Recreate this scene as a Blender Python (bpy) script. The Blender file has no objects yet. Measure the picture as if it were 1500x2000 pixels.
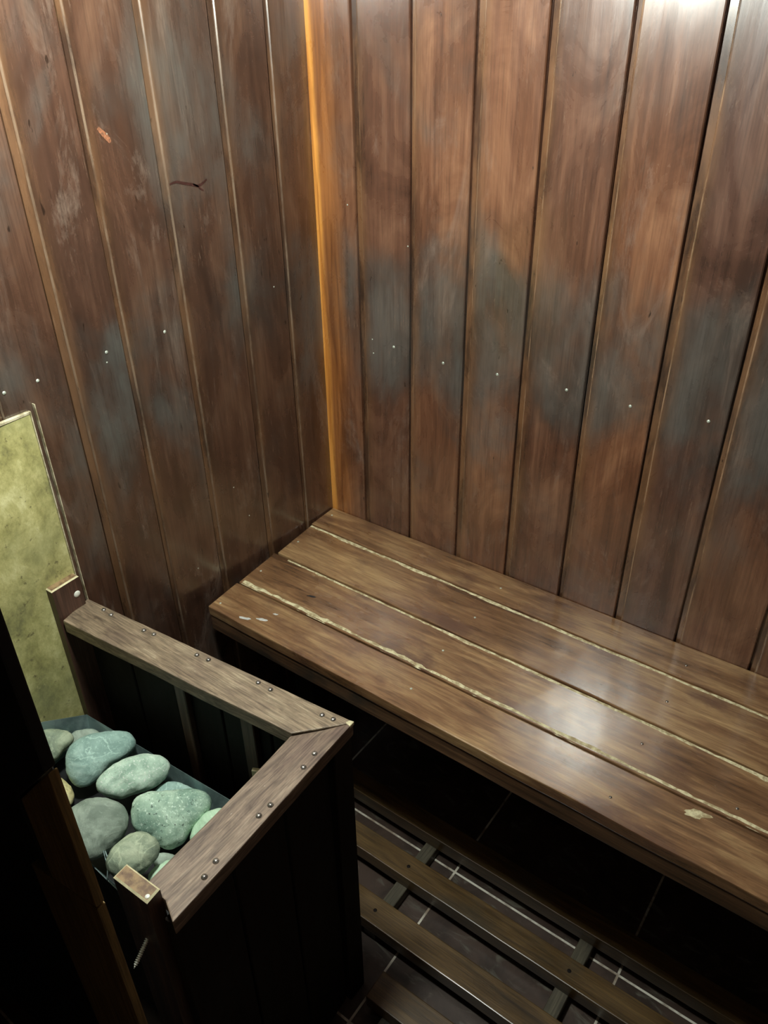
import bpy, bmesh, math, random
from mathutils import Vector, Matrix, noise

# ---------------------------------------------------------------- camera, light, exposure
S = bpy.context.scene
C = S.collection
cd = bpy.data.cameras.new('camera'); cam = bpy.data.objects.new('camera', cd); C.objects.link(cam)
cd.sensor_fit = 'VERTICAL'; cd.sensor_height = 36.0; cd.lens = 1530 / 2000 * 36.0
cd.clip_start = 0.01
_a, _b, _c = 0.64061593, 1.00637282, -0.01674432
_R = Matrix.Rotation(_a, 3, 'Z') @ Matrix.Rotation(_b, 3, 'X') @ Matrix.Rotation(_c, 3, 'Z')
cam.matrix_world = Matrix.Translation((1.05912763, -1.21414683, 1.0)) @ _R.to_4x4()
S.camera = cam
w = bpy.data.worlds.new('world'); S.world = w; w.use_nodes = True
w.node_tree.nodes['Background'].inputs[0].default_value = (0.6, 0.7, 0.75, 1)
w.node_tree.nodes['Background'].inputs[1].default_value = 0.003
S.view_settings.view_transform = 'Standard'; S.view_settings.look = 'None'
S.view_settings.exposure = 0.0; S.view_settings.gamma = 1.0; S.view_settings.use_curve_mapping = False
LAMP = (0.42, -0.74, 1.15); LAMP_POWER = 400.0; LAMP_COL = (0.94, 1.0, 0.92)
FLOOR = -0.54; CEIL = 1.26; ROOM_X = 2.0; ROOM_Y = -1.62

random.seed(4)

# ---------------------------------------------------------------- materials
def new_mat(name):
    m = bpy.data.materials.new(name); m.use_nodes = True
    nt = m.node_tree; nt.nodes.clear()
    out = nt.nodes.new('ShaderNodeOutputMaterial'); b = nt.nodes.new('ShaderNodeBsdfPrincipled')
    nt.links.new(b.outputs[0], out.inputs[0])
    return m, nt, b
class G:
    """small node-graph helper"""
    def __init__(s, nt): s.nt = nt
    def n(s, t, **k):
        x = s.nt.nodes.new(t)
        for a, v in k.items(): setattr(x, a, v)
        return x
    def put(s, sock, v):
        if hasattr(v, 'links') or isinstance(v, bpy.types.NodeSocket): s.nt.links.new(v, sock)
        elif isinstance(v, tuple) and len(v) == 3 and sock.type == 'RGBA': sock.default_value = (*v, 1)
        else: sock.default_value = v
    def math(s, op, a, b=0.0, c=None, clamp=False):
        x = s.n('ShaderNodeMath', operation=op, use_clamp=clamp); s.put(x.inputs[0], a); s.put(x.inputs[1], b)
        if c is not None: s.put(x.inputs[2], c)
        return x.outputs[0]
    def mix(s, f, a, b, mode='MIX'):
        x = s.n('ShaderNodeMix', data_type='RGBA', blend_type=mode)
        s.put(x.inputs[0], f); s.put(x.inputs[6], a); s.put(x.inputs[7], b); return x.outputs[2]
    def coords(s, scale, off=(0, 0, 0), rnd=True, rot=(0, 0, 0)):
        tc = s.n('ShaderNodeTexCoord'); v = tc.outputs['Object']
        if rnd:
            oi = s.n('ShaderNodeObjectInfo'); m = s.math('MULTIPLY', oi.outputs['Random'], 7.0)
            a = s.n('ShaderNodeVectorMath', operation='ADD'); s.put(a.inputs[0], v); s.put(a.inputs[1], m); v = a.outputs[0]
        mp = s.n('ShaderNodeMapping'); s.put(mp.inputs[0], v); mp.inputs[1].default_value = off
        mp.inputs[2].default_value = rot; mp.inputs[3].default_value = scale
        return mp.outputs[0]
    def noise(s, vec, scale=1.0, detail=6.0, rough=0.6, dist=0.0):
        x = s.n('ShaderNodeTexNoise'); s.put(x.inputs['Vector'], vec); x.inputs['Scale'].default_value = scale
        x.inputs['Detail'].default_value = detail; x.inputs['Roughness'].default_value = rough
        x.inputs['Distortion'].default_value = dist; return x.outputs[0]
    def step(s, v, a, b, lo=0.0, hi=1.0):
        x = s.n('ShaderNodeMapRange', interpolation_type='SMOOTHSTEP'); s.put(x.inputs[0], v)
        x.inputs[1].default_value = a; x.inputs[2].default_value = b
        x.inputs[3].default_value = lo; x.inputs[4].default_value = hi; return x.outputs[0]
    def ramp(s, f, stops):
        x = s.n('ShaderNodeValToRGB'); s.put(x.inputs[0], f); e = x.color_ramp.elements
        e[0].position, e[0].color = stops[0][0], (*stops[0][1], 1)
        e[1].position, e[1].color = stops[-1][0], (*stops[-1][1], 1)
        for p, c in stops[1:-1]:
            q = e.new(p); q.color = (*c, 1)
        return x.outputs[0]
    def bump(s, h, strength=0.2, dist=0.002, nrm=None):
        x = s.n('ShaderNodeBump'); x.inputs['Strength'].default_value = strength; x.inputs['Distance'].default_value = dist
        s.put(x.inputs['Height'], h)
        if nrm is not None: s.put(x.inputs['Normal'], nrm)
        return x.outputs[0]
    def attr(s, name):
        x = s.n('ShaderNodeAttribute'); x.attribute_name = name; return x.outputs['Fac']
def along(axis, a, l):
    return tuple(l if i == axis else a for i in range(3))

def wood(name, axis, dark, mid, light, stain=None, stain_lo=.5, stain_hi=.7, rough=.4, rvar=.15, coat=0.3,
         gscale=55, glen=2.2, scratch=None, bump=.25, sscale=5.0, finek=.55, croug=.24):
    m, nt, b = new_mat(name); g = G(nt)
    gv = g.coords(along(axis, gscale, glen)); gr = g.noise(gv, 1, 8, .65, .6)
    mo = g.noise(g.coords(along(axis, 9, 3.2), off=(3, 1, 2)), 1, 5, .6, .4)
    f = g.math('ADD', g.math('MULTIPLY', gr, .55), g.math('MULTIPLY', mo, .45))
    col = g.ramp(f, [(.36, dark), (.5, mid), (.64, light)])
    if stain:
        st = g.noise(g.coords(along(axis, sscale * 1.6, sscale), off=(9, 4, 7)), 1, 5, .6)
        col = g.mix(g.step(st, stain_lo, stain_hi, 0, .85), col, stain)
    fine = g.noise(g.coords(along(axis, 420, 14)), 1, 3, .7)
    col = g.mix(g.step(fine, .3, .7, finek, 0), col, (0.01, 0.006, 0.004), 'MIX')
    if scratch:
        sc = g.noise(g.coords(along(axis, 160, 60), rot=(.3, .4, .2)), 1, 6, .8)
        sm = g.noise(g.coords((6, 6, 6), off=(1, 2, 3)), 1, 3, .6)
        k = g.math('MULTIPLY', g.step(sc, .62, .74), g.step(sm, .5, .62))
        col = g.mix(g.math('MULTIPLY', k, .7), col, scratch)
    g.put(b.inputs['Base Color'], col)
    g.put(b.inputs['Roughness'], g.step(mo, .35, .65, rough - rvar / 2, rough + rvar / 2))
    b.inputs['Coat Weight'].default_value = coat; b.inputs['Coat Roughness'].default_value = croug; b.inputs['Coat IOR'].default_value = 1.6 if coat < .9 else 1.85
    h = g.math('ADD', g.math('MULTIPLY', gr, .6), g.math('MULTIPLY', fine, .4))
    g.put(b.inputs['Normal'], g.bump(h, bump, .0015))
    return m

def wall_wood(name, axis_u, corner=False, darkness=1.0):
    """varnished lining boards; per-board tone in attribute 'tone', bead strips in attribute 'strip'"""
    m, nt, b = new_mat(name); g = G(nt)
    tone = g.attr('tone'); strip = g.attr('strip')
    tc = g.n('ShaderNodeTexCoord'); sp = g.n('ShaderNodeSeparateXYZ'); g.put(sp.inputs[0], tc.outputs['Object'])
    Z = sp.outputs[2]; U = sp.outputs[axis_u]
    # shift the pattern of every board
    cb = g.n('ShaderNodeCombineXYZ'); g.put(cb.inputs[0], g.math('MULTIPLY', tone, 13.0)); g.put(cb.inputs[2], g.math('MULTIPLY', tone, 5.0))
    ad = g.n('ShaderNodeVectorMath', operation='ADD'); g.put(ad.inputs[0], tc.outputs['Object']); g.put(ad.inputs[1], cb.outputs[0])
    def mp(scale):
        x = g.n('ShaderNodeMapping'); g.put(x.inputs[0], ad.outputs[0]); x.inputs[3].default_value = scale; return x.outputs[0]
    gr = g.noise(mp((60, 60, 3.0)), 1, 7, .58, .8)
    mo = g.noise(mp((11, 11, 4.5)), 1, 6, .62, .9)
    f = g.math('ADD', g.math('MULTIPLY', gr, .35), g.math('MULTIPLY', mo, .65))
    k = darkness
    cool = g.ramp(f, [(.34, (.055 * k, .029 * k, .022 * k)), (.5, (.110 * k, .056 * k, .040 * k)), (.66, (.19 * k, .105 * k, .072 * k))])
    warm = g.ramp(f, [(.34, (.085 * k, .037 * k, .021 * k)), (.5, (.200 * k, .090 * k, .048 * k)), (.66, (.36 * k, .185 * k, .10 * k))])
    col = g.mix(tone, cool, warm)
    # grey-blue patches, strongest in a band around mid height, drifting over the boards
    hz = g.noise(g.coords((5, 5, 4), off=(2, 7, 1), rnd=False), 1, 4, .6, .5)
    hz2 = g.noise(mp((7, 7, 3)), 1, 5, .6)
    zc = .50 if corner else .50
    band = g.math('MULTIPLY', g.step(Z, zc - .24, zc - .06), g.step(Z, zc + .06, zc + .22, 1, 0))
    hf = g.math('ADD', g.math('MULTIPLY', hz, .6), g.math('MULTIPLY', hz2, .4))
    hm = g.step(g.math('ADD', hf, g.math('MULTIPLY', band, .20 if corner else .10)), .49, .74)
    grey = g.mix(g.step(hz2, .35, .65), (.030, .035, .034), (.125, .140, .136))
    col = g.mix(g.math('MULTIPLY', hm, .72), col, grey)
    # pale rubbed scratches and specks
    sc = g.noise(mp((230, 230, 22)), 1, 6, .8, .3)
    sm = g.noise(g.coords((7, 7, 5), off=(5, 5, 5), rnd=False), 1, 4, .6)
    rub = g.math('MULTIPLY', g.step(sc, .56, .70), g.step(sm, .47, .64))
    col = g.mix(g.math('MULTIPLY', rub, .6), col, (.38, .26, .19))
    wp = g.noise(g.coords((9, 9, 3.0), off=(8, 2, 6), rnd=False, rot=(.25, .35, .1)), 1, 7, .75, 1.2)
    col = g.mix(g.step(wp, .53, .72, 0, .5), col, (.30, .23, .19))
    fg = g.noise(mp((330, 330, 9)), 1, 4, .7)
    col = g.mix(g.step(fg, .30, .56, .30, 0), col, (.012, .007, .005))
    # worn gold varnish on the bead strips
    gold = g.mix(g.step(g.noise(mp((30, 30, 6)), 1, 5, .65), .36, .62), (.035, .018, .010), (.20, .105, .050))
    col = g.mix(g.math('MULTIPLY', g.math('MINIMUM', strip, 1.0), .8 if corner else .55), col, gold)
    lit = g.step(strip, 1.2, 2.0)  # raised edge beside each strip, coloured paler as if catching light
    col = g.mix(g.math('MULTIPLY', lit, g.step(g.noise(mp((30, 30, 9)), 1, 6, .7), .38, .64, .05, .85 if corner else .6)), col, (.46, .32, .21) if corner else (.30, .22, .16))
    if corner:   # orange tone along the corner edge of the first board, fading outwards
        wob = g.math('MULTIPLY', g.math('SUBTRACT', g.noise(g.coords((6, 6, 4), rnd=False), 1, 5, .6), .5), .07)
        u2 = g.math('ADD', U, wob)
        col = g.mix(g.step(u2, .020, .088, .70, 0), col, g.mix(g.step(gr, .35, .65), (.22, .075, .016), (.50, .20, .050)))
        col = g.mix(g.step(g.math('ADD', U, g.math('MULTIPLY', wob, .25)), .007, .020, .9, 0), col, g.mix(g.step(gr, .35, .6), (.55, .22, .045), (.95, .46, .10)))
    # knots and dark flecks
    fl = g.noise(mp((90, 90, 30)), 1, 3, .5)
    col = g.mix(g.math('MULTIPLY', g.step(fl, .70, .76), .8), col, (.012, .007, .005))
    col = g.mix(1.0, col, (.90, .83, .78) if corner else (.80, .78, .74), 'MULTIPLY')
    g.put(b.inputs['Base Color'], col)
    r = g.step(mo, .3, .7, .21, .36); g.put(b.inputs['Roughness'], r)
    b.inputs['Coat Weight'].default_value = 1.0; b.inputs['Coat Roughness'].default_value = .20; b.inputs['Coat IOR'].default_value = 1.7
    big = g.noise(g.coords((10, 10, 3), rnd=False), 1, 3, .5)
    h = g.math('ADD', g.math('ADD', g.math('MULTIPLY', gr, .5), g.math('MULTIPLY', sc, .25)), g.math('MULTIPLY', big, 2.5))
    g.put(b.inputs['Normal'], g.bump(h, .35, .0016))
    return m

def plain(name, col, rough=.5, metal=0.0, var=.25, scale=40, bump=.1, col2=None, coat=0.0):
    m, nt, b = new_mat(name); g = G(nt)
    n = g.noise(g.coords((scale,) * 3), 1, 6, .65)
    c2 = col2 or tuple(x * (1 - var) for x in col)
    g.put(b.inputs['Base Color'], g.mix(g.step(n, .38, .62), c2, col))
    b.inputs['Metallic'].default_value = metal
    g.put(b.inputs['Roughness'], g.step(n, .3, .7, max(.05, rough - .08), rough + .08))
    b.inputs['Coat Weight'].default_value = coat
    g.put(b.inputs['Normal'], g.bump(n, bump, .001))
    return m

M = {}
M['wall_right'] = wall_wood('lining_right', 0, True)
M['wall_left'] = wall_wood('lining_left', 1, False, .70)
M['wall_plain'] = wall_wood('lining_back', 0, False, .8)
M['bench'] = wood('bench_top_wood', 0, (.095, .045, .020), (.27, .140, .064), (.52, .33, .155), stain=(.13, .062, .038), rough=.30, coat=1.0, croug=.19,
                  gscale=60, glen=7.0, scratch=(.50, .42, .32), sscale=7.0, bump=.5, finek=.32)
M['apron'] = wood('bench_front_wood', 0, (.03, .018, .010), (.12, .060, .028), (.24, .13, .062), stain=(.03, .030, .024), rough=.5, coat=.2)
M['putty'] = plain('seam_putty', (.72, .66, .42), .7, 0, .5, 90, .4, col2=(.36, .28, .15))
M['rail_x'] = wood('guard_rail_wood_long', 0, (.11, .075, .048), (.31, .23, .15), (.50, .40, .27), stain=(.20, .14, .10), rough=.6, coat=.1,
                   gscale=110, glen=22, scratch=(.55, .50, .38), bump=.45, sscale=9)
M['rail_y'] = wood('guard_rail_wood_short', 1, (.10, .065, .046), (.27, .19, .135), (.43, .33, .24), stain=(.17, .11, .085), rough=.6, coat=.1,
                   gscale=110, glen=22, scratch=(.50, .44, .36), bump=.45, sscale=9)
M['rail_edge'] = wood('guard_rail_edge', 0, (.02, .009, .006), (.055, .022, .014), (.11, .045, .026), rough=.6, coat=.1)
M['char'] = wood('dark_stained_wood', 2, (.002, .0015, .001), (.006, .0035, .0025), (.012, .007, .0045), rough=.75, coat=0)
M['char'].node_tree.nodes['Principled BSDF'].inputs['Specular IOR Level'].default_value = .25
M['post'] = wood('guard_post_wood', 2, (.03, .014, .009), (.10, .047, .030), (.19, .10, .07), rough=.55, coat=.1)
M['post_top'] = plain('post_end_grain', (.30, .20, .10), .6, 0, .5, 60, .3, col2=(.12, .065, .035))
M['raw'] = plain('bare_wood_edge', (.75, .68, .42), .7, 0, .3, 70, .3)
M['slat'] = wood('duckboard_wood', 0, (.04, .021, .006), (.125, .070, .021), (.20, .12, .040), stain=(.085, .06, .030), rough=.4, coat=.3, glen=4)
M['cross'] = wood('duckboard_crosspiece_wood', 1, (.04, .034, .022), (.11, .095, .06), (.17, .15, .10), rough=.6, coat=.1)
M['brown'] = wood('board_lit_brown', 2, (.24, .155, .05), (.33, .225, .08), (.40, .28, .12), rough=.6, coat=.0)  # colour of the light patch on the dark foreground board
M['black'] = plain('board_shade_black', (.006, .006, .006), .8, 0, .4, 30)  # shade in the left foreground, given as a black colour
M['steel'] = plain('tray_sheet_steel', (.30, .40, .39), .42, .6, .4, 18, .15, col2=(.16, .23, .23))
M['heater'] = plain('heater_black_steel', (.012, .013, .014), .6, .3, .4, 30)
M['screw'] = plain('bright_screw_steel', (.88, .90, .80), .4, .1, .15, 200, .05)
M['stud'] = plain('dark_stud_steel', (.45, .42, .38), .28, .85, .5, 200, .05)
M['nail'] = plain('galvanised_nail', (.62, .68, .58), .4, .35, .3, 300, .05)
M['white'] = plain('white_paint', (.62, .63, .60), .6, 0, .2, 90, .2)
M['ink'] = plain('dark_scuff', (.02, .018, .02), .6, 0, .2, 90, .2)
M['caulk'] = plain('pale_edging', (.66, .60, .42), .6, 0, .5, 50, .4, col2=(.30, .25, .14))

def make_slab_mat():
    m, nt, b = new_mat('yellow_green_slab'); g = G(nt)
    a = g.noise(g.coords((16, 16, 12), rnd=False), 1, 10, .75, .15)
    c = g.noise(g.coords((3, 3.5, 2.5), off=(4, 1, 0), rnd=False), 1, 5, .6, .3)
    col = g.ramp(a, [(.34, (.20, .19, .08)), (.45, (.40, .37, .14)), (.55, (.58, .54, .23)), (.66, (.80, .76, .40))])
    col = g.mix(g.step(c, .42, .68, 0, .75), col, (.30, .31, .15))
    c2 = g.noise(g.coords((60, 60, 60), rnd=False), 1, 4, .7)
    col = g.mix(g.step(c2, .60, .70, 0, .7), col, (.10, .085, .04))
    c3 = g.noise(g.coords((30, 30, 30), off=(3, 3, 3), rnd=False), 1, 5, .7)
    col = g.mix(g.step(c3, .62, .72, 0, .6), col, (.68, .62, .30))
    g.put(b.inputs['Base Color'], col); b.inputs['Roughness'].default_value = .5
    g.put(b.inputs['Normal'], g.bump(g.math('ADD', a, g.math('MULTIPLY', c2, .3)), .5, .004)); return m
M['slab'] = make_slab_mat()

def make_floor_mat():
    m, nt, b = new_mat('brown_tiles'); g = G(nt)
    tc = g.n('ShaderNodeTexCoord'); sp = g.n('ShaderNodeSeparateXYZ'); g.put(sp.inputs[0], tc.outputs['Object'])
    def line(v, o):
        q = g.math('DIVIDE', g.math('SUBTRACT', v, o), .362)
        d = g.math('ABSOLUTE', g.math('SUBTRACT', q, g.math('ROUND', q)))
        return g.step(d, .0045, .0075, 1, 0)
    gl = g.math('MAXIMUM', line(sp.outputs[0], .574), line(sp.outputs[1], -.333))
    a = g.noise(g.coords((12, 12, 12), rnd=False), 1, 6, .6, 1.2)
    s = g.noise(g.coords((9, 22, 9), off=(1, 5, 2), rnd=False), 1, 5, .6, 2.0)
    col = g.ramp(a, [(.35, (.032, .020, .015)), (.6, (.066, .042, .032))])
    col = g.mix(g.step(s, .54, .72, 0, .7), col, (.15, .145, .115))
    gn = g.noise(g.coords((25, 25, 25), rnd=False), 1, 3, .6)
    col = g.mix(gl, col, g.mix(g.step(gn, .35, .6), (.30, .24, .18), (.75, .72, .62)))
    g.put(b.inputs['Base Color'], col); b.inputs['Roughness'].default_value = .4
    g.put(b.inputs['Normal'], g.bump(g.math('SUBTRACT', 1.0, gl), .3, .001)); return m
M['floor'] = make_floor_mat()

def stone_mat(name, c1, c2, c3, speck=.5, pit=.0, vein=False):
    m, nt, b = new_mat(name); g = G(nt)
    a = g.noise(g.coords((22, 22, 22)), 1, 7, .65, .8)
    col = g.ramp(a, [(.36, c1), (.52, c2), (.66, c3)])
    s = g.noise(g.coords((260, 260, 260)), 1, 4, .7)
    col = g.mix(g.step(s, .54, .68, 0, speck), col, tuple(min(1, x * 1.7) for x in c3))
    d = g.noise(g.coords((190, 190, 190), off=(3, 5, 7)), 1, 3, .6)
    col = g.mix(g.step(d, .60, .70, 0, pit), col, tuple(x * .25 for x in c1))
    if vein:
        v = g.noise(g.coords((14, 14, 14), off=(1, 1, 1)), 1, 4, .5, 1.5)
        vv = g.math('ABSOLUTE', g.math('SUBTRACT', v, .5))
        col = g.mix(g.step(vv, .0, .025, .45, 0), col, tuple(min(1, x * 1.35) for x in c3))
    col = g.mix(1.0, col, (1.18, 1.15, 1.12), 'MULTIPLY')
    g.put(b.inputs['Base Color'], col); b.inputs['Roughness'].default_value = .72
    h = g.math('ADD', a, g.math('ADD', g.math('MULTIPLY', s, .10), g.math('MULTIPLY', d, -.16 if pit else -.04)))
    g.put(b.inputs['Normal'], g.bump(h, .8, .003)); return m
M['st_blue'] = stone_mat('blue_green_stone', (0.169, 0.286, 0.260), (0.286, 0.442, 0.403), (0.429, 0.598, 0.546), .25, 0, True)
M['st_pale'] = stone_mat('pale_green_stone', (0.247, 0.390, 0.312), (0.429, 0.598, 0.494), (0.624, 0.793, 0.676), .6, .35)
M['st_grain'] = stone_mat('grainy_green_stone', (0.195, 0.325, 0.260), (0.338, 0.494, 0.390), (0.494, 0.650, 0.533), .7, .9)
M['st_grey'] = stone_mat('grey_green_stone', (0.169, 0.221, 0.182), (0.260, 0.325, 0.273), (0.364, 0.455, 0.390), .15, .1)
M['st_olive'] = stone_mat('olive_stone', (0.169, 0.221, 0.169), (0.260, 0.325, 0.234), (0.416, 0.481, 0.351), .2, .2, True)
M['st_yellow'] = stone_mat('yellow_stone', (0.455, 0.416, 0.195), (0.650, 0.598, 0.312), (0.806, 0.754, 0.468), .3, .3)
M['st_light'] = stone_mat('light_green_stone', (0.312, 0.494, 0.351), (0.442, 0.650, 0.468), (0.546, 0.754, 0.572), .2, .1)

# ---------------------------------------------------------------- object helpers
def link(name, bm, mats, parent=None, smooth=False, origin=None):
    if origin is not None:
        bmesh.ops.translate(bm, verts=bm.verts, vec=-Vector(origin))
    me = bpy.data.meshes.new(name); bm.to_mesh(me); bm.free()
    for m in (mats if isinstance(mats, (list, tuple)) else [mats]): me.materials.append(m)
    if smooth:
        for p in me.polygons: p.use_smooth = True
    o = bpy.data.objects.new(name, me); C.objects.link(o)
    if origin is not None: o.location = origin
    if parent is not None:
        o.parent = parent
        if parent.type == 'EMPTY' or parent.location.length > 0:
            o.location = Vector(o.location) - Vector(parent.location)
    return o
def empty(name, loc):
    o = bpy.data.objects.new(name, None); C.objects.link(o); o.location = loc; o.empty_display_size = .05; return o
def tag(o, label=None, cat=None, group=None, kind=None):
    for k, v in (('label', label), ('category', cat), ('group', group), ('kind', kind)):
        if v: o[k] = v
    return o
def prism(bm, poly, z0, z1, bev=0.0, seg=1, cuts=0, wob=0.0, axis=0, mat=0):
    """poly: xy points counter-clockwise; extruded z0..z1; optional edge wear"""
    lo = [bm.verts.new((x, y, z0)) for x, y in poly]; hi = [bm.verts.new((x, y, z1)) for x, y in poly]
    fs = [bm.faces.new(lo[::-1]), bm.faces.new(hi)]; n = len(poly)
    for i in range(n): fs.append(bm.faces.new((lo[i], lo[(i + 1) % n], hi[(i + 1) % n], hi[i])))
    for f in fs: f.material_index = mat
    return lo + hi, fs
def finish(bm, bev=0.0, seg=1, cut=None, wob=0.0, mat=-1):
    bmesh.ops.recalc_face_normals(bm, faces=bm.faces)
    if cut:     # long direction split so that edges can waver
        ax, n = cut
        xs = [v.co[ax] for v in bm.verts]; a, b = min(xs), max(xs)
        for i in range(1, n):
            p = Vector((0, 0, 0)); p[ax] = a + (b - a) * i / n; no = Vector((0, 0, 0)); no[ax] = 1
            bmesh.ops.bisect_plane(bm, geom=bm.verts[:] + bm.edges[:] + bm.faces[:], plane_co=p, plane_no=no)
        if wob:
            for v in bm.verts:
                q = v.co * 9; v.co += Vector((0 if ax == 0 else noise.noise(q) * wob, 0 if ax == 1 else noise.noise(q + Vector((5, 5, 5))) * wob,
                                               noise.noise(q + Vector((9, 1, 3))) * wob * .5))
    if bev:
        es = [e for e in bm.edges if len(e.link_faces) == 2 and e.calc_face_angle(0) > .5]
        bmesh.ops.bevel(bm, geom=es, offset=bev, segments=seg, affect='EDGES', profile=.6, material=mat)
    return bm
def box(x0, x1, y0, y1, z0, z1, bev=0.0, seg=2, cut=None, wob=0.0, mat=-1):
    bm = bmesh.new(); prism(bm, [(x0, y0), (x1, y0), (x1, y1), (x0, y1)], z0, z1); return finish(bm, bev, seg, cut, wob, mat)
def poly(points, z0, z1, bev=0.0, seg=2, cut=None, wob=0.0, mat=-1):
    bm = bmesh.new(); prism(bm, points, z0, z1); return finish(bm, bev, seg, cut, wob, mat)
def tube(bm, pts, rads, n=10, cap=True):
    rings = []
    for i, p in enumerate(pts):
        p = Vector(p); t = (Vector(pts[min(i + 1, len(pts) - 1)]) - Vector(pts[max(i - 1, 0)])).normalized()
        a = t.orthogonal().normalized() if not rings else (rings[-1][1] - t * rings[-1][1].dot(t)).normalized()
        b = t.cross(a); r = rads[i] if isinstance(rads, (list, tuple)) else rads
        rings.append(([bm.verts.new(p + (a * math.cos(2 * math.pi * k / n) + b * math.sin(2 * math.pi * k / n)) * r) for k in range(n)], a))
    for (r0, _), (r1, _) in zip(rings, rings[1:]):
        for k in range(n): bm.faces.new((r0[k], r0[(k + 1) % n], r1[(k + 1) % n], r1[k]))
    if cap:
        bm.faces.new(rings[0][0][::-1]); bm.faces.new(rings[-1][0])
def dome_mesh(name, r, h, n=12, mat=None):
    """a domed nail head pointing to +z"""
    bm = bmesh.new(); tube(bm, [(0, 0, -h * 2), (0, 0, 0), (0, 0, h * .45), (0, 0, h * .85), (0, 0, h)], [r * .4, r, r * .88, r * .5, r * .1], n)
    me = bpy.data.meshes.new(name); bm.to_mesh(me); bm.free(); me.materials.append(mat)
    for p in me.polygons: p.use_smooth = True
    return me
def put_mesh(name, me, loc, parent, up='z'):
    o = bpy.data.objects.new(name, me); C.objects.link(o); o.parent = parent
    o.location = Vector(loc) - Vector(parent.location)
    o.rotation_euler = {'z': (0, 0, 0), '-y': (math.pi / 2, 0, 0), 'x': (0, math.pi / 2, 0)}[up]
    return o

# ---------------------------------------------------------------- room shell
def lining(name, edges, mapper, mat, z0=FLOOR, z1=CEIL, flip=False, tones=None, thick=.03, steps=26, holes=None):
    """vertical tongue-and-groove boards: dark groove, narrow bead strip, then the wide face"""
    bm = bmesh.new(); tl = bm.verts.layers.float.new('tone'); sl = bm.verts.layers.float.new('strip')
    for i in range(len(edges) - 1):
        last = abs(edges[i + 1]) < 1e-6 and name == 'wall_left'
        e0, e1 = edges[i], edges[i + 1]; t = tones[i % len(tones)]
        sw = .0115 + .003 * math.sin(i * 2.3)
        prof = [(e0, -thick, 0), (e0, -.010, 0), (e0 + .0028, -.010, 0), (e0 + .0032, -.0042, 1), (e0 + sw, -.0036, 1),
                (e0 + sw + .0006, -.0022, 2), (e0 + sw + .0022, -.0004, 2), (e0 + sw + .0042, 0, .75), (e0 + sw + .017, 0, .15), (e0 + sw + .030, 0, 0), ((e0 + e1) / 2, .0004, 0), (e1 - .002, 0, 0), (e1 - .0004, -.0016, 0), (e1, -.004, 0), (e1, -thick, 0)]
        if i == 0 and edges[0] <= .001:
            prof = [(e0, -thick, 0), (e0, 0, 0), (e0 + .02, 0, 0), ((e0 + e1) / 2, .0004, 0), (e1 - .002, 0, 0), (e1 - .0004, -.0016, 0), (e1, -.004, 0), (e1, -thick, 0)]
        if last: prof = prof[:11] + [(e1 - .001, 0, 0), (e1 + .004, 0, 0), (e1 + .004, -thick, 0)]
        rows = []
        for s in range(steps + 1):
            z = z0 + (z1 - z0) * s / steps; row = []
            for j, (u, d, k) in enumerate(prof):
                wv = noise.noise(Vector((e0 * 31, z * 4.0, 3))) * .0011 + noise.noise(Vector((u * 90, z * 14.0, 7))) * .0004
                uu = u + (wv if 0 < j < len(prof) - 1 and i + j > 2 else 0)
                v = bm.verts.new(mapper(uu, d, z)); v[tl] = t; v[sl] = k; row.append(v)
            rows.append(row)
        for a, b in zip(rows, rows[1:]):
            for j in range(len(prof) - 1):
                q = (a[j], a[j + 1], b[j + 1], b[j])
                bm.faces.new(q if not flip else q[::-1])
    o = link(name, bm, mat); tag(o, kind='structure'); return o

RE = [0.0, .098, .2215, .344, .466, .590, .710, .829, .963, 1.085, 1.207, 1.33, 1.452, 1.574, 1.70, 1.82, 1.942, 2.0]
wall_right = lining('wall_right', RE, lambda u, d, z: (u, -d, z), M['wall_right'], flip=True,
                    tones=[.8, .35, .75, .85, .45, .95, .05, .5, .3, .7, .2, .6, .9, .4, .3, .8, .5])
LE = [0.0, .100, .2235, .364, .489, .600, .722, .845, .967, 1.09, 1.212, 1.335, 1.457, 1.58, 1.62]
# on the left wall the strip sits on the corner side of every groove
def left_map(u, d, z): return (d, -u, z)
LEr = [-e for e in LE][::-1]
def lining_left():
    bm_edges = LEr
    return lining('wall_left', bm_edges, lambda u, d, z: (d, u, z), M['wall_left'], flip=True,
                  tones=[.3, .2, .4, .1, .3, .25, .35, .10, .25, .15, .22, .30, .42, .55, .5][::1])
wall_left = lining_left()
YE = [ROOM_Y + .122 * i for i in range(14)]; YE[-1] = 0.0
XE = [.1225 * i for i in range(17)]; XE[0] = .002; XE[-1] = ROOM_X
wall_far = lining('wall_far', YE, lambda u, d, z: (ROOM_X - d, u, z), M['wall_plain'], tones=[.3, .6, .2, .5], steps=4)
wall_back = lining('wall_back', XE, lambda u, d, z: (u, ROOM_Y + d, z), M['wall_plain'], tones=[.3, .6, .2, .5], steps=4)
floor = link('floor', box(-.03, ROOM_X + .03, ROOM_Y - .03, .03, FLOOR - .03, FLOOR), M['floor']); tag(floor, kind='structure')
ceiling = link('ceiling', box(-.03, ROOM_X + .03, ROOM_Y - .03, .03, CEIL, CEIL + .03), M['wall_plain']); tag(ceiling, kind='structure')

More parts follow.
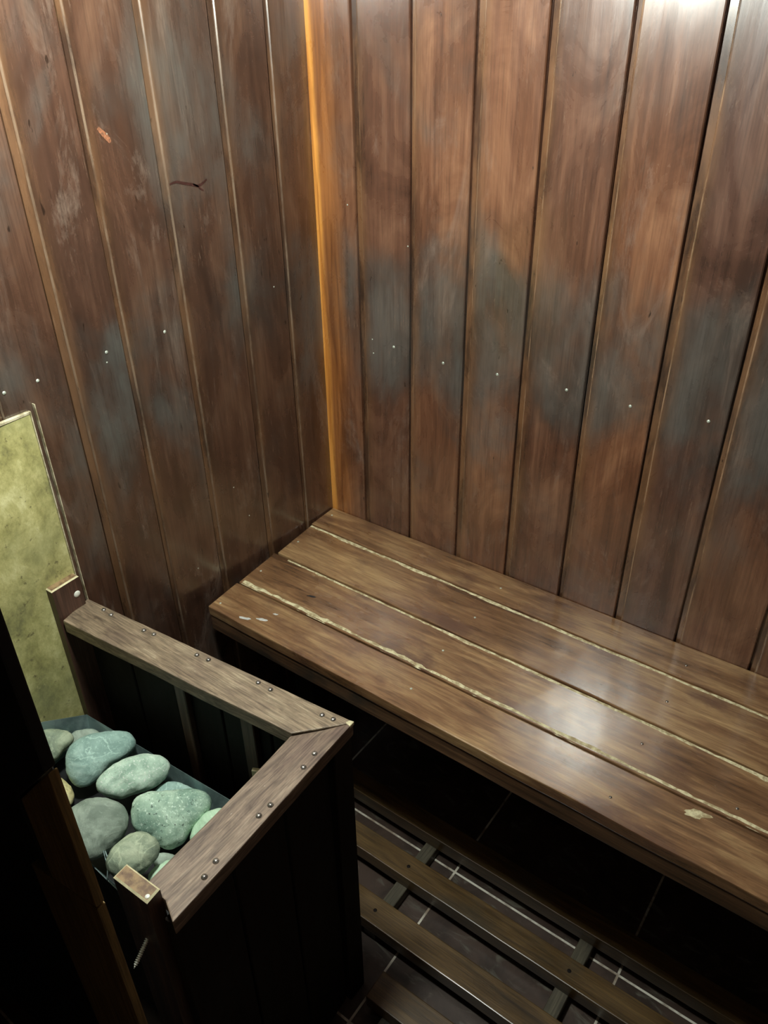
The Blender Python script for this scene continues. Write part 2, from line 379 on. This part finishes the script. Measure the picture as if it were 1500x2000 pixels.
nail_me = dome_mesh('nail_head', .0030, .0014, 10, M['nail'])
nail_dim = dome_mesh('nail_head_small', .0016, .0008, 8, M['nail'])
for x, z in ((.185, .442), (.302, .434), (.420, .438), (.558, .441), (.674, .440), (.802, .447), (.925, .445)):
    put_mesh('nail', nail_me, (x, -.0002, z), wall_right, '-y')
for x, z in ((.132, .447), (.219, .642), (.134, .418), (.08, .70)):
    put_mesh('nail', nail_dim, (x, -.0002, z), wall_right, '-y')
for y, z in ((-.700, .551), (-.646, .551), (-.522, .556), (-.404, .555)):
    put_mesh('nail', nail_me, (.0002, y, z), wall_left, 'x')
for y, z in ((-.525, .540), (-.447, .862), (-.134, .565), (-.268, .116), (-.30, .20), (-.42, .07)):
    put_mesh('nail', nail_dim, (.0002, y, z), wall_left, 'x')

# marks on the left wall: a forked dark scratch and a rubbed orange spot
def wall_mark(name, pts, wd, mat, label):
    bm = bmesh.new(); rows = []
    for k, (y, z) in enumerate(pts):
        a = Vector(pts[min(k + 1, len(pts) - 1)]) - Vector(pts[max(k - 1, 0)]); a.normalize(); p = Vector((-a.y, a.x))
        w_ = wd * (.35 + .65 * math.sin(math.pi * (k + .5) / len(pts)))
        rows.append((bm.verts.new((.0009, y + p.x * w_, z + p.y * w_)), bm.verts.new((.0009, y - p.x * w_, z - p.y * w_))))
    for r, s in zip(rows, rows[1:]): bm.faces.new((r[0], r[1], s[1], s[0]))
    o = link(name, bm, mat, wall_left); o['label'] = label
M['scar'] = plain('dark_scar', (.055, .018, .014), .5, 0, .4, 200, .2)
M['rub'] = plain('rubbed_spot', (.34, .13, .06), .6, 0, .7, 300, .5, col2=(.10, .045, .025))
wall_mark('scratch', [(-.3477, .7795), (-.340, .7812), (-.332, .7813), (-.318, .7770), (-.304, .7735), (-.291, .7690), (-.283, .7700), (-.276, .7730), (-.269, .7763)], .0022, M['scar'], 'dark forked scratch')
wall_mark('scratch', [(-.300, .7735), (-.291, .7690), (-.285, .7640), (-.279, .7602)], .0016, M['scar'], 'dark forked scratch')
wall_mark('rubbed_spot', [(-.4604, .8711), (-.455, .8650), (-.450, .8601), (-.446, .8550), (-.4434, .8507)], .0042, M['rub'], 'rubbed orange spot')

# yellow-green stone slab let into the left wall behind the heater
slab = empty('wall_slab', (0.006, -1.0, FLOOR))
tag(slab, 'mottled yellow-green stone heat slab fixed on the left wall behind the heater', 'wall panel')
link('slab_face', poly([(.001, -1.02), (.0055, -1.02), (.0055, -.674), (.001, -.674)], -.35, .510, .001, 1), M['slab'], slab)
link('top_edging', box(.001, .0070, -1.02, -.674, .5085, .5135, .0008, 1, cut=(1, 20), wob=.0015), M['caulk'], slab)
link('side_edging', box(.001, .0068, -.674, -.6722, -.35, .513, .0004, 1, cut=(2, 20), wob=.001), M['caulk'], slab)
link('side_trim', box(.001, .0080, -.6650, -.6635, -.35, .522, .0005, 1), M['caulk'], slab)

# ---------------------------------------------------------------- bench
bench = empty('bench', (1.0, -.22, FLOOR))
tag(bench, 'long brown wooden sauna bench with pale filled seams along the right-hand wall', 'bench')
ply = [(.006, .002, -.087, -.097, .003), (.010, .022, -.0915, -.2175, -.2235), (.019, .027, -.2225, -.3435, -.334), (.028, .034, -.3485, -.4385, -.4385)]
E0 = [[(.003, -.0015), (1.995, -.0015), (1.995, -.0970), (.006, -.0860)],
      [(.010, -.0895), (1.995, -.1000), (1.995, -.2250), (.021, -.2178)],
      [(.016, -.2225), (1.995, -.2290), (1.995, -.3262), (.027, -.3432)],
      [(.025, -.3475), (1.995, -.3300), (1.995, -.4375), (.0335, -.4375)]]
for k, P in enumerate(E0):
    pl = link('plank', poly(P[::-1], -.0225, 0.0, .0022, 2, cut=(0, 40), wob=.0016), M['bench'], bench)
link('front_apron', box(.034, 1.995, -.4355, -.414, -.0600, -.0235, .002, 2, cut=(0, 40), wob=.0012), M['apron'], bench)
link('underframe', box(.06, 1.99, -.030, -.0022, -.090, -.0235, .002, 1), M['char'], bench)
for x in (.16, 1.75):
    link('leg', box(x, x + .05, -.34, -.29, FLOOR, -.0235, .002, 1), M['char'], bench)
# ragged seam filler
def seam(A, B, w0, w1, seed, off):
    bm = bmesh.new(); n = 150; rows = []; rnd = random.Random(seed)
    for i in range(n + 1):
        t = i / n; x = A[0] + (B[0] - A[0]) * t; y = A[1] + (B[1] - A[1]) * t + off
        wd = w0 + (w1 - w0) * min(1, t * 2)
        a = wd * (.55 + .55 * noise.noise(Vector((x * 13, seed, 1))) + .55 * noise.noise(Vector((x * 60, seed, 4))))
        b = wd * (.45 + .55 * noise.noise(Vector((x * 11, seed, 9))) + .55 * noise.noise(Vector((x * 70, seed, 6))))
        a = max(a, .0008); b = max(b, .0008)
        if off < 0: a = min(a, -off - .0010)
        else: b = min(b, off - .0012)
        rows.append([bm.verts.new((x, y + a, -.0012)), bm.verts.new((x, y + a * .6, .0007 + .0004 * rnd.random())),
                     bm.verts.new((x, y - b * .2, .0004 + .0006 * rnd.random())), bm.verts.new((x, y - b, -.0012))])
    for r, s in zip(rows, rows[1:]):
        for j in range(3): bm.faces.new((r[j], r[j + 1], s[j + 1], s[j]))
    bmesh.ops.recalc_face_normals(bm, faces=bm.faces)
    o = link('seam_filler', bm, M['putty'], bench); o['label'] = 'pale yellowish crumbling filler strip'; return o
seam((.012, -.0885), (1.99, -.0988), .0140, .0075, 1, -.007)
seam((.060, -.2213), (1.99, -.2275), .0060, .0105, 2, -.006)
seam((.034, -.3452), (1.99, -.3285), .0120, .0085, 3, .008)
for nm, x, y, sx, sy, mt, lb in (('paint_mark', .122, -.421, .012, .0048, 'white', 'smudge of pale paint'), ('paint_mark', .151, -.405, .011, .0045, 'white', 'smudge of pale paint'),
                         ('paint_mark', .163, -.377, .005, .0025, 'white', 'smudge of pale paint'), ('scuff', .184, -.293, .011, .0032, 'ink', 'short dark scuff'),
                         ('filler_patch', .985, -.356, .018, .009, 'putty', 'grey filler patch')):
    bm = bmesh.new(); n = 18; c0 = bm.verts.new((x, y, .0007)); ring = []
    for i in range(n):
        a = 2 * math.pi * i / n; r = 1 + .5 * noise.noise(Vector((math.cos(a) * 1.6 + x * 40, math.sin(a) * 1.6, y * 40)))
        ring.append(bm.verts.new((x + math.cos(a) * sx * r + math.sin(a) * sy * .5, y + math.sin(a) * sy * r + math.cos(a) * sx * .25, .0003)))
    for i in range(n): bm.faces.new((c0, ring[i], ring[(i + 1) % n]))
    o = link(nm, bm, M[mt], bench, True); o['label'] = lb
bn = dome_mesh('bench_nail', .0026, .0012, 10, M['stud']); bn2 = dome_mesh('bench_nail_pale', .0024, .001, 10, M['nail'])
for x, y in ((.870, -.401), (.871, -.274), (.872, -.160), (.870, -.054), (1.030, -.311), (1.47, -.40), (1.47, -.27), (1.47, -.16), (1.47, -.05)):
    put_mesh('nail', bn, (x, y, 0), bench)
for x, y in ((.497, -.389), (.490, -.158), (.486, -.047), (.490, -.274), (.047, -.416), (.038, -.289), (.022, -.030), (.03, -.16)):
    put_mesh('nail', bn2, (x, y, 0), bench)

# ---------------------------------------------------------------- heater guard
RT = .158; RB = .133
guard = empty('heater_guard', (.30, -.80, FLOOR))
tag(guard, 'dark wooden heater guard with studded top rails around the stone heater', 'heater guard')
A, B_, Cc = Vector((.010, -.665)), Vector((.556, -.620)), Vector((.573, -.965))
link('top_rail', poly([(.026, -.7265), (.499, -.6865), (.548, -.6325), (.5555, -.6203), (.010, -.6650)], RB, RT, .0018, 2, cut=(0, 24), wob=.0016), M['rail_x'], guard)
link('top_rail', poly([(.5125, -.9515), (.5460, -.9525), (.573, -.965), (.5562, -.6213), (.5310, -.6560), (.5005, -.6915)], RB, RT, .0018, 2, cut=(1, 18), wob=.0014), M['rail_y'], guard)
cp = link('corner_wear', poly([(.5475, -.6275), (.5570, -.6300), (.5568, -.6190), (.5500, -.6205)], RT - .006, RT + .0006, .0008, 1), M['raw'], guard); cp['label'] = 'bare pale wood at the worn corner'
# panels of vertical boards under the rails
d1 = (B_ - A).normalized(); n1 = Vector((d1.y, -d1.x)); d2 = (Cc - B_).normalized(); n2 = Vector((d2.y, -d2.x))
def panel(P0, d, n, L, o0, o1, name, count, mat, gap=.002):
    bm = bmesh.new(); wv = L / count
    for i in range(count):
        a = P0 + d * (i * wv + gap) + n * o0; b = P0 + d * ((i + 1) * wv - gap) + n * o0
        c = b + n * (o1 - o0); e = a + n * (o1 - o0)
        vs, fs = prism(bm, [tuple(a), tuple(e), tuple(c), tuple(b)], FLOOR + .004, RB)
    finish(bm, .0015, 1); return link(name, bm, mat, guard)
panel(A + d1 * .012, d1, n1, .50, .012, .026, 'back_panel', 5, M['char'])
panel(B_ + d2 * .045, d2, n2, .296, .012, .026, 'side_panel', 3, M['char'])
def stick(c, sx, sy, z0, z1, name, mat, bev=.0015, m=-1, rot=0):
    bm = box(-sx / 2, sx / 2, -sy / 2, sy / 2, 0, z1 - z0, bev, 1, mat=m)
    bmesh.ops.rotate(bm, verts=bm.verts, cent=(0, 0, 0), matrix=Matrix.Rotation(rot, 3, 'Z'))
    bmesh.ops.translate(bm, verts=bm.verts, vec=(c[0], c[1], z0))
    return link(name, bm, mat, guard, origin=(c[0], c[1], z0))
# inner battens seen through the open top
for s, wv in ((.235, .022), (.375, .026)):
    p = A + d1 * s + n1 * .032; stick(p, wv, .012, FLOOR + .05, RB, 'batten', M['post'], rot=math.atan2(d1.y, d1.x))
ch = stick((.405, -.682), .012, .007, -.012, .012, 'wood_chip', M['raw'], .0005, rot=.5); ch['label'] = 'small pale splinter'
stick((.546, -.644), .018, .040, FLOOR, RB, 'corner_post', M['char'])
def topped_post(poly_pts, z0, z1, label):
    bm = bmesh.new(); prism(bm, poly_pts, z0, z1)
    bmesh.ops.recalc_face_normals(bm, faces=bm.faces)
    top = [f for f in bm.faces if f.normal.z > .9][0]; top.material_index = 1
    es = list(top.edges)
    bmesh.ops.bevel(bm, geom=es, offset=.0022, segments=1, affect='EDGES', material=2)
    o = link('post', bm, [M['post'], M['post_top'], M['raw']], guard); o['label'] = label; return o
bp = topped_post([(.0010, -.7290), (.0215, -.7290), (.0190, -.6760), (.0010, -.6760)], FLOOR, .2180, 'short post with a bare pale end and a bright screw')
bm = bmesh.new(); prism(bm, [(.0025, -.7265), (.0195, -.7265), (.0175, -.6785), (.0025, -.6785)], .2175, .2186)
link('end_grain', bm, M['caulk'], bp)
put_mesh('screw', dome_mesh('screw_head', .0062, .002, 16, M['screw']), (.0195, -.6870, .186), guard, 'x')
fp = topped_post([(.489, -.9755), (.5455, -.9735), (.5435, -.9535), (.488, -.9555)], FLOOR, .180, 'front post with worn pale top edges')
put_mesh('screw', dome_mesh('screw_tip', .003, .0012, 12, M['screw']), (.540, -.968, .180), guard, 'z')
# the long screw left sticking out of the front post
bm = bmesh.new(); P0 = Vector((.5185, -.960, .092)); P1 = Vector((.5265, -1.0015, .0675)); pts = []; rr = []
N = 84
for i in range(N + 1):
    t = i / N; pts.append(tuple(P0.lerp(P1, t))); r = .0022 + .0008 * math.sin(i * math.pi / 2.0 + .4)
    rr.append(r * (1 if t < .9 else max(.15, (1 - t) / .1)))
tube(bm, pts, rr, 10); sc = link('protruding_screw', bm, M['screw'], guard, True); sc['label'] = 'long bright threaded screw sticking out of the front post'
stud = dome_mesh('stud', .0042, .0028, 14, M['stud'])
for x, y in ((.058, -.669), (.079, -.670), (.156, -.664), (.177, -.661), (.271, -.654), (.294, -.651), (.392, -.642), (.417, -.642), (.512, -.636), (.530, -.633),
             (.548, -.695), (.551, -.721), (.556, -.790), (.555, -.810), (.557, -.885), (.561, -.907)):
    put_mesh('stud', stud, (x, y, RT), guard)
# ---------------------------------------------------------------- stone heater with its tray
heater = empty('sauna_heater', (.24, -.81, FLOOR))
tag(heater, 'stone heater with a bluish sheet-steel tray full of stones inside the guard', 'heater')
link('casing', box(.040, .430, -.900, -.735, FLOOR + .05, -.100, .004, 2), M['heater'], heater)
for x in (.06, .40):
    for y in (-.885, -.750): link('foot', box(x - .01, x + .01, y - .01, y + .01, FLOOR, FLOOR + .052, .001, 1), M['heater'], heater)
rim = [(.022, -.7325, -.060), (.364, -.7085, -.0655), (.468, -.7055, -.066), (.470, -.921, -.066), (.345, -.9135, -.0645), (.285, -.911, -.0640), (.12, -.914, -.060), (.045, -.905, -.040), (.0265, -.812, -.006)]
base = [(.034, -.742, -.100), (.364, -.7220, -.100), (.440, -.7200, -.100), (.440, -.905, -.100), (.345, -.900, -.100), (.285, -.900, -.100), (.12, -.900, -.100), (.048, -.890, -.100), (.035, -.812, -.100)]
bm = bmesh.new(); R0 = [bm.verts.new(p) for p in rim]; R1 = [bm.verts.new(p) for p in base]
for i in range(len(rim)): bm.faces.new((R0[i], R0[(i + 1) % len(rim)], R1[(i + 1) % len(rim)], R1[i]))
bm.faces.new(R1).material_index = 1; bmesh.ops.recalc_face_normals(bm, faces=bm.faces)  # floor face blackened to give the shade between the stones
tray = link('stone_tray', bm, [M['steel'], M['heater']], heater); tray['label'] = 'bluish sheet-steel tray'
md = tray.modifiers.new('thickness', 'SOLIDIFY'); md.thickness = .0014; md.offset = 0
bm = bmesh.new()
tube(bm, [(.300, -.895, -.03), (.318, -.902, -.045), (.335, -.910, -.060), (.343, -.914, -.075)], .0011, 6)
tube(bm, [(.290, -.893, -.035), (.310, -.903, -.050), (.322, -.915, -.058)], .0009, 6)
link('wire', bm, M['steel'], heater, True)

# ---------------------------------------------------------------- stones
STONES = [
 ('S1', [0.1376, -0.785, -0.05], [0.631, -0.294, 0.718], [576, 616, 579, 512, 466, 447, 455, 481, 522, 559, 567, 563, 562, 558, 542, 462, 344, 257, 214, 197, 198, 217, 272, 403]),
 ('S2', [0.2192, -0.7813, -0.038], [0.598, -0.308, 0.74], [596, 536, 451, 393, 347, 324, 316, 324, 349, 387, 458, 551, 572, 498, 426, 380, 321, 285, 278, 294, 333, 392, 473, 558]),
 ('S3', [0.327, -0.7954, -0.046], [0.545, -0.312, 0.778], [621, 646, 575, 496, 447, 429, 441, 493, 586, 647, 627, 595, 541, 414, 386, 401, 425, 425, 410, 396, 366, 358, 401, 505]),
 ('S4', [0.2604, -0.8804, -0.028], [0.594, -0.248, 0.765], [477, 483, 466, 452, 451, 452, 468, 480, 498, 502, 472, 444, 431, 438, 441, 449, 431, 408, 388, 379, 385, 401, 430, 456]),
 ('S5', [0.3494, -0.8797, -0.016], [0.553, -0.261, 0.791], [375, 364, 343, 329, 315, 304, 288, 283, 291, 310, 339, 372, 385, 381, 360, 330, 306, 298, 293, 293, 290, 303, 337, 366]),
 ('S6', [0.3831, -0.7634, -0.056], [0.507, -0.338, 0.793], [356, 358, 338, 305, 276, 250, 240, 239, 239, 252, 272, 302, 345, 383, 346, 302, 263, 242, 233, 229, 239, 264, 287, 321]),
 ('S7', [0.3823, -0.8571, -0.06], [0.518, -0.273, 0.811], [261, 244, 228, 207, 185, 174, 167, 166, 176, 198, 219, 249, 253, 245, 222, 204, 192, 184, 189, 205, 222, 240, 267, 265]),
 ('S8', [0.0571, -0.8153, -0.042], [0.668, -0.266, 0.695], [298, 306, 291, 275, 273, 281, 303, 335, 334, 323, 303, 289, 274, 274, 282, 274, 261, 230, 192, 170, 164, 174, 201, 250]),
 ('S9', [0.0596, -0.7647, -0.078], [0.65, -0.292, 0.701], [272, 267, 254, 249, 237, 234, 239, 260, 295, 309, 294, 272, 251, 245, 252, 250, 237, 238, 251, 260, 261, 275, 294, 280]),
 ('S10', [0.1202, -0.8606, -0.07], [0.64, -0.241, 0.729], [202, 191, 191, 204, 229, 269, 299, 306, 295, 268, 244, 224, 205, 199, 208, 229, 243, 264, 292, 289, 285, 261, 237, 215]),
 ('S11', [0.2756, -0.748, -0.078], [0.555, -0.33, 0.764], [295, 249, 220, 207, 205, 214, 227, 252, 281, 322, 351, 328, 309, 279, 232, 205, 196, 201, 218, 233, 250, 290, 345, 327]),
 ('S12', [0.3589, -0.8382, -0.078], [0.523, -0.281, 0.805], [189, 161, 143, 134, 131, 137, 153, 173, 205, 222, 208, 196, 174, 151, 138, 136, 139, 132, 130, 139, 159, 181, 183, 188]),
]
SINFO = {
 'S1': ('st_blue', 'large smooth blue-grey stone with a pale crease, at the back of the tray', .75),
 'S2': ('st_pale', 'pale speckled oblong stone lying beside the long back rim of the tray', .80),
 'S3': ('st_grain', 'big rough grainy green stone in the middle of the tray', .62),
 'S4': ('st_grey', 'round smooth grey stone with a small bluish spot, next to the dark post', .62),
 'S5': ('st_olive', 'small olive stone with a chipped dent, next to the short front guard post', .68),
 'S6': ('st_light', 'light green stone partly hidden under the short top rail of the guard', .7),
 'S7': ('st_light', 'yellowish-green stone tucked under the front end of the short rail', .8),
 'S8': ('st_olive', 'grey-green stone in the far left corner of the tray, cut off by the dark post', .8),
 'S9': ('st_grey', 'flat grey stone wedged against the far left end of the tray', .5),
 'S10': ('st_yellow', 'small pale yellow stone peeping out beside the dark post', .7),
 'S11': ('st_blue', 'grey stone deep in the tray between the pale oblong stone and the rim', .5),
 'S12': ('st_grey', 'little dark grey stone deep between the olive and the grainy stone', .6)}
for key, W, nn, rad in STONES:
    mt, lab, th = SINFO[key]; n = Vector(nn).normalized(); W = Vector(W)
    u = Vector((0, 0, 1)).cross(n).normalized(); v = n.cross(u); N = len(rad)
    half = sorted([(rad[i] + rad[(i + N // 2) % N]) / 2 for i in range(N)])[2] / 10000 * th
    bm = bmesh.new(); NU, NV = 72, 40; grid = []; seed = Vector((W.x * 50, W.y * 50, 3))
    def rr_(a):
        f = a / (2 * math.pi) * N; i = int(math.floor(f)); t = f - i; p = [rad[(i + k) % N] / 10000 for k in (-1, 0, 1, 2)]
        return .5 * (2 * p[1] + (p[2] - p[0]) * t + (2 * p[0] - 5 * p[1] + 4 * p[2] - p[3]) * t * t + (3 * p[1] - p[0] - 3 * p[2] + p[3]) * t ** 3)
    for j in range(NV + 1):
        ph = -math.pi / 2 + math.pi * j / NV; row = []
        cph = abs(math.cos(ph)) ** .82; sph = math.copysign(abs(math.sin(ph)) ** .9, math.sin(ph))
        for i in range(NU):
            a = 2 * math.pi * i / NU
            R = rr_(a) if j not in (0, NV) else 0
            q = u * (math.cos(a) * R * cph) + v * (math.sin(a) * R * cph) + n * (sph * half)
            d = q.normalized() if q.length > 1e-6 else n
            q = q + d * (noise.noise(q * 38 + seed) * .0045 * abs(sph) + noise.noise(q * 110 + seed) * .0011 + noise.noise(q * 300 + seed) * .0004)
            row.append(bm.verts.new(W + q))
        grid.append(row)
    for a, b in zip(grid, grid[1:]):
        for i in range(NU): bm.faces.new((a[i], a[(i + 1) % NU], b[(i + 1) % NU], b[i]))
    bmesh.ops.remove_doubles(bm, verts=bm.verts, dist=.00005)
    bmesh.ops.recalc_face_normals(bm, faces=bm.faces)
    o = link('stone', bm, M[mt], None, True, origin=tuple(W)); tag(o, lab, 'stone', 'stones heaped in the heater tray')

# ---------------------------------------------------------------- duckboard on the floor
duck = empty('duckboard', (1.0, -.7, FLOOR))
tag(duck, 'slatted wooden duckboard lying on the brown tiled floor in front of the bench', 'duckboard')
ST = -.480
for x0, ya, yb in ((.03, -.326, -.278), (.03, -.4365, -.3870), (.03, -.5530, -.5000), (.590, -.6640, -.6100), (.590, -.775, -.722), (.60, -.886, -.834), (.60, -.997, -.946), (.60, -1.10, -1.05)):
    link('slat', box(x0, 1.96, ya, yb, ST - .033, ST, .0018, 2, cut=(0, 30), wob=.001), M['slat'], duck)
for x, y0 in ((.15, -.548), (.509, -.548), (.866, -1.09), (1.223, -1.09), (1.58, -1.09), (1.90, -1.09)):
    link('crosspiece', box(x - .0135, x + .0135, y0, -.283, FLOOR, ST - .033, .001, 1), M['cross'], duck)
link('crosspiece', box(.625, .652, -1.09, -.615, FLOOR, ST - .033, .001, 1), M['cross'], duck)
kn = dome_mesh('slat_nail', .004, .0006, 10, M['char'])
for x in (.509, .866, 1.223, 1.58):
    for y in (-.412, -.527): put_mesh('nail', kn, (x, y, ST), duck)

# ---------------------------------------------------------------- dark door post in the left foreground
dp = empty('door_post', (.45, -1.04, FLOOR))
tag(dp, 'dark timber partition post in the left foreground, shaded black above and lit dull brown below', 'post')
def xz(points, y0, y1, bev=.002):
    bm = bmesh.new(); fr = [bm.verts.new((x, y0, z)) for x, z in points]; bk = [bm.verts.new((x, y1, z)) for x, z in points]
    n = len(points); bm.faces.new(fr); bm.faces.new(bk[::-1])
    for i in range(n): bm.faces.new((fr[i], fr[(i + 1) % n], bk[(i + 1) % n], bk[i]))
    return finish(bm, bev, 2)
link('partition_board', box(.001, .538, -1.030, -1.014, FLOOR, CEIL, .002, 1), M['black'], dp)  # black colour stands for the shade left of the lit patch
o = link('lit_board', xz([(.464, FLOOR), (.588, FLOOR), (.588, .300), (.464, .262)], -1.040, -1.0305), M['brown'], dp); o['label'] = 'lit dull brown part of the board'  # light patch on the board, shaped as a brown piece
o = link('lit_board', xz([(.508, .276), (.588, .302), (.588, .490), (.508, .398)], -1.040, -1.0305), M['brown'], dp); o['label'] = 'lit dull brown part of the board'
link('shaded_board', xz([(.300, .300), (.506, .300), (.506, .400), (.587, .492), (.587, CEIL), (.300, CEIL)], -1.042, -1.0305), M['black'], dp)  # shaded part of the board in black; slanted bottom follows the shadow edge

# ---------------------------------------------------------------- ceiling lamp above the heater
lamp = empty('ceiling_lamp', (LAMP[0], LAMP[1], CEIL))
tag(lamp, 'small round white lamp on the ceiling above the heater', 'lamp')
bm = bmesh.new(); tube(bm, [(LAMP[0], LAMP[1], CEIL - .001), (LAMP[0], LAMP[1], CEIL - .030), (LAMP[0], LAMP[1], LAMP[2] + .045)], [.065, .065, .045], 28)
link('lamp_base', bm, M['white'], lamp)
gm, gnt, gb = new_mat('lamp_globe'); gb.inputs['Base Color'].default_value = (.9, .9, .9, 1)
gb.inputs['Emission Color'].default_value = (*LAMP_COL, 1); gb.inputs['Emission Strength'].default_value = LAMP_POWER
bm = bmesh.new(); bmesh.ops.create_uvsphere(bm, u_segments=20, v_segments=12, radius=.055)
bmesh.ops.translate(bm, verts=bm.verts, vec=LAMP); link('lamp_globe', bm, gm, lamp, True)
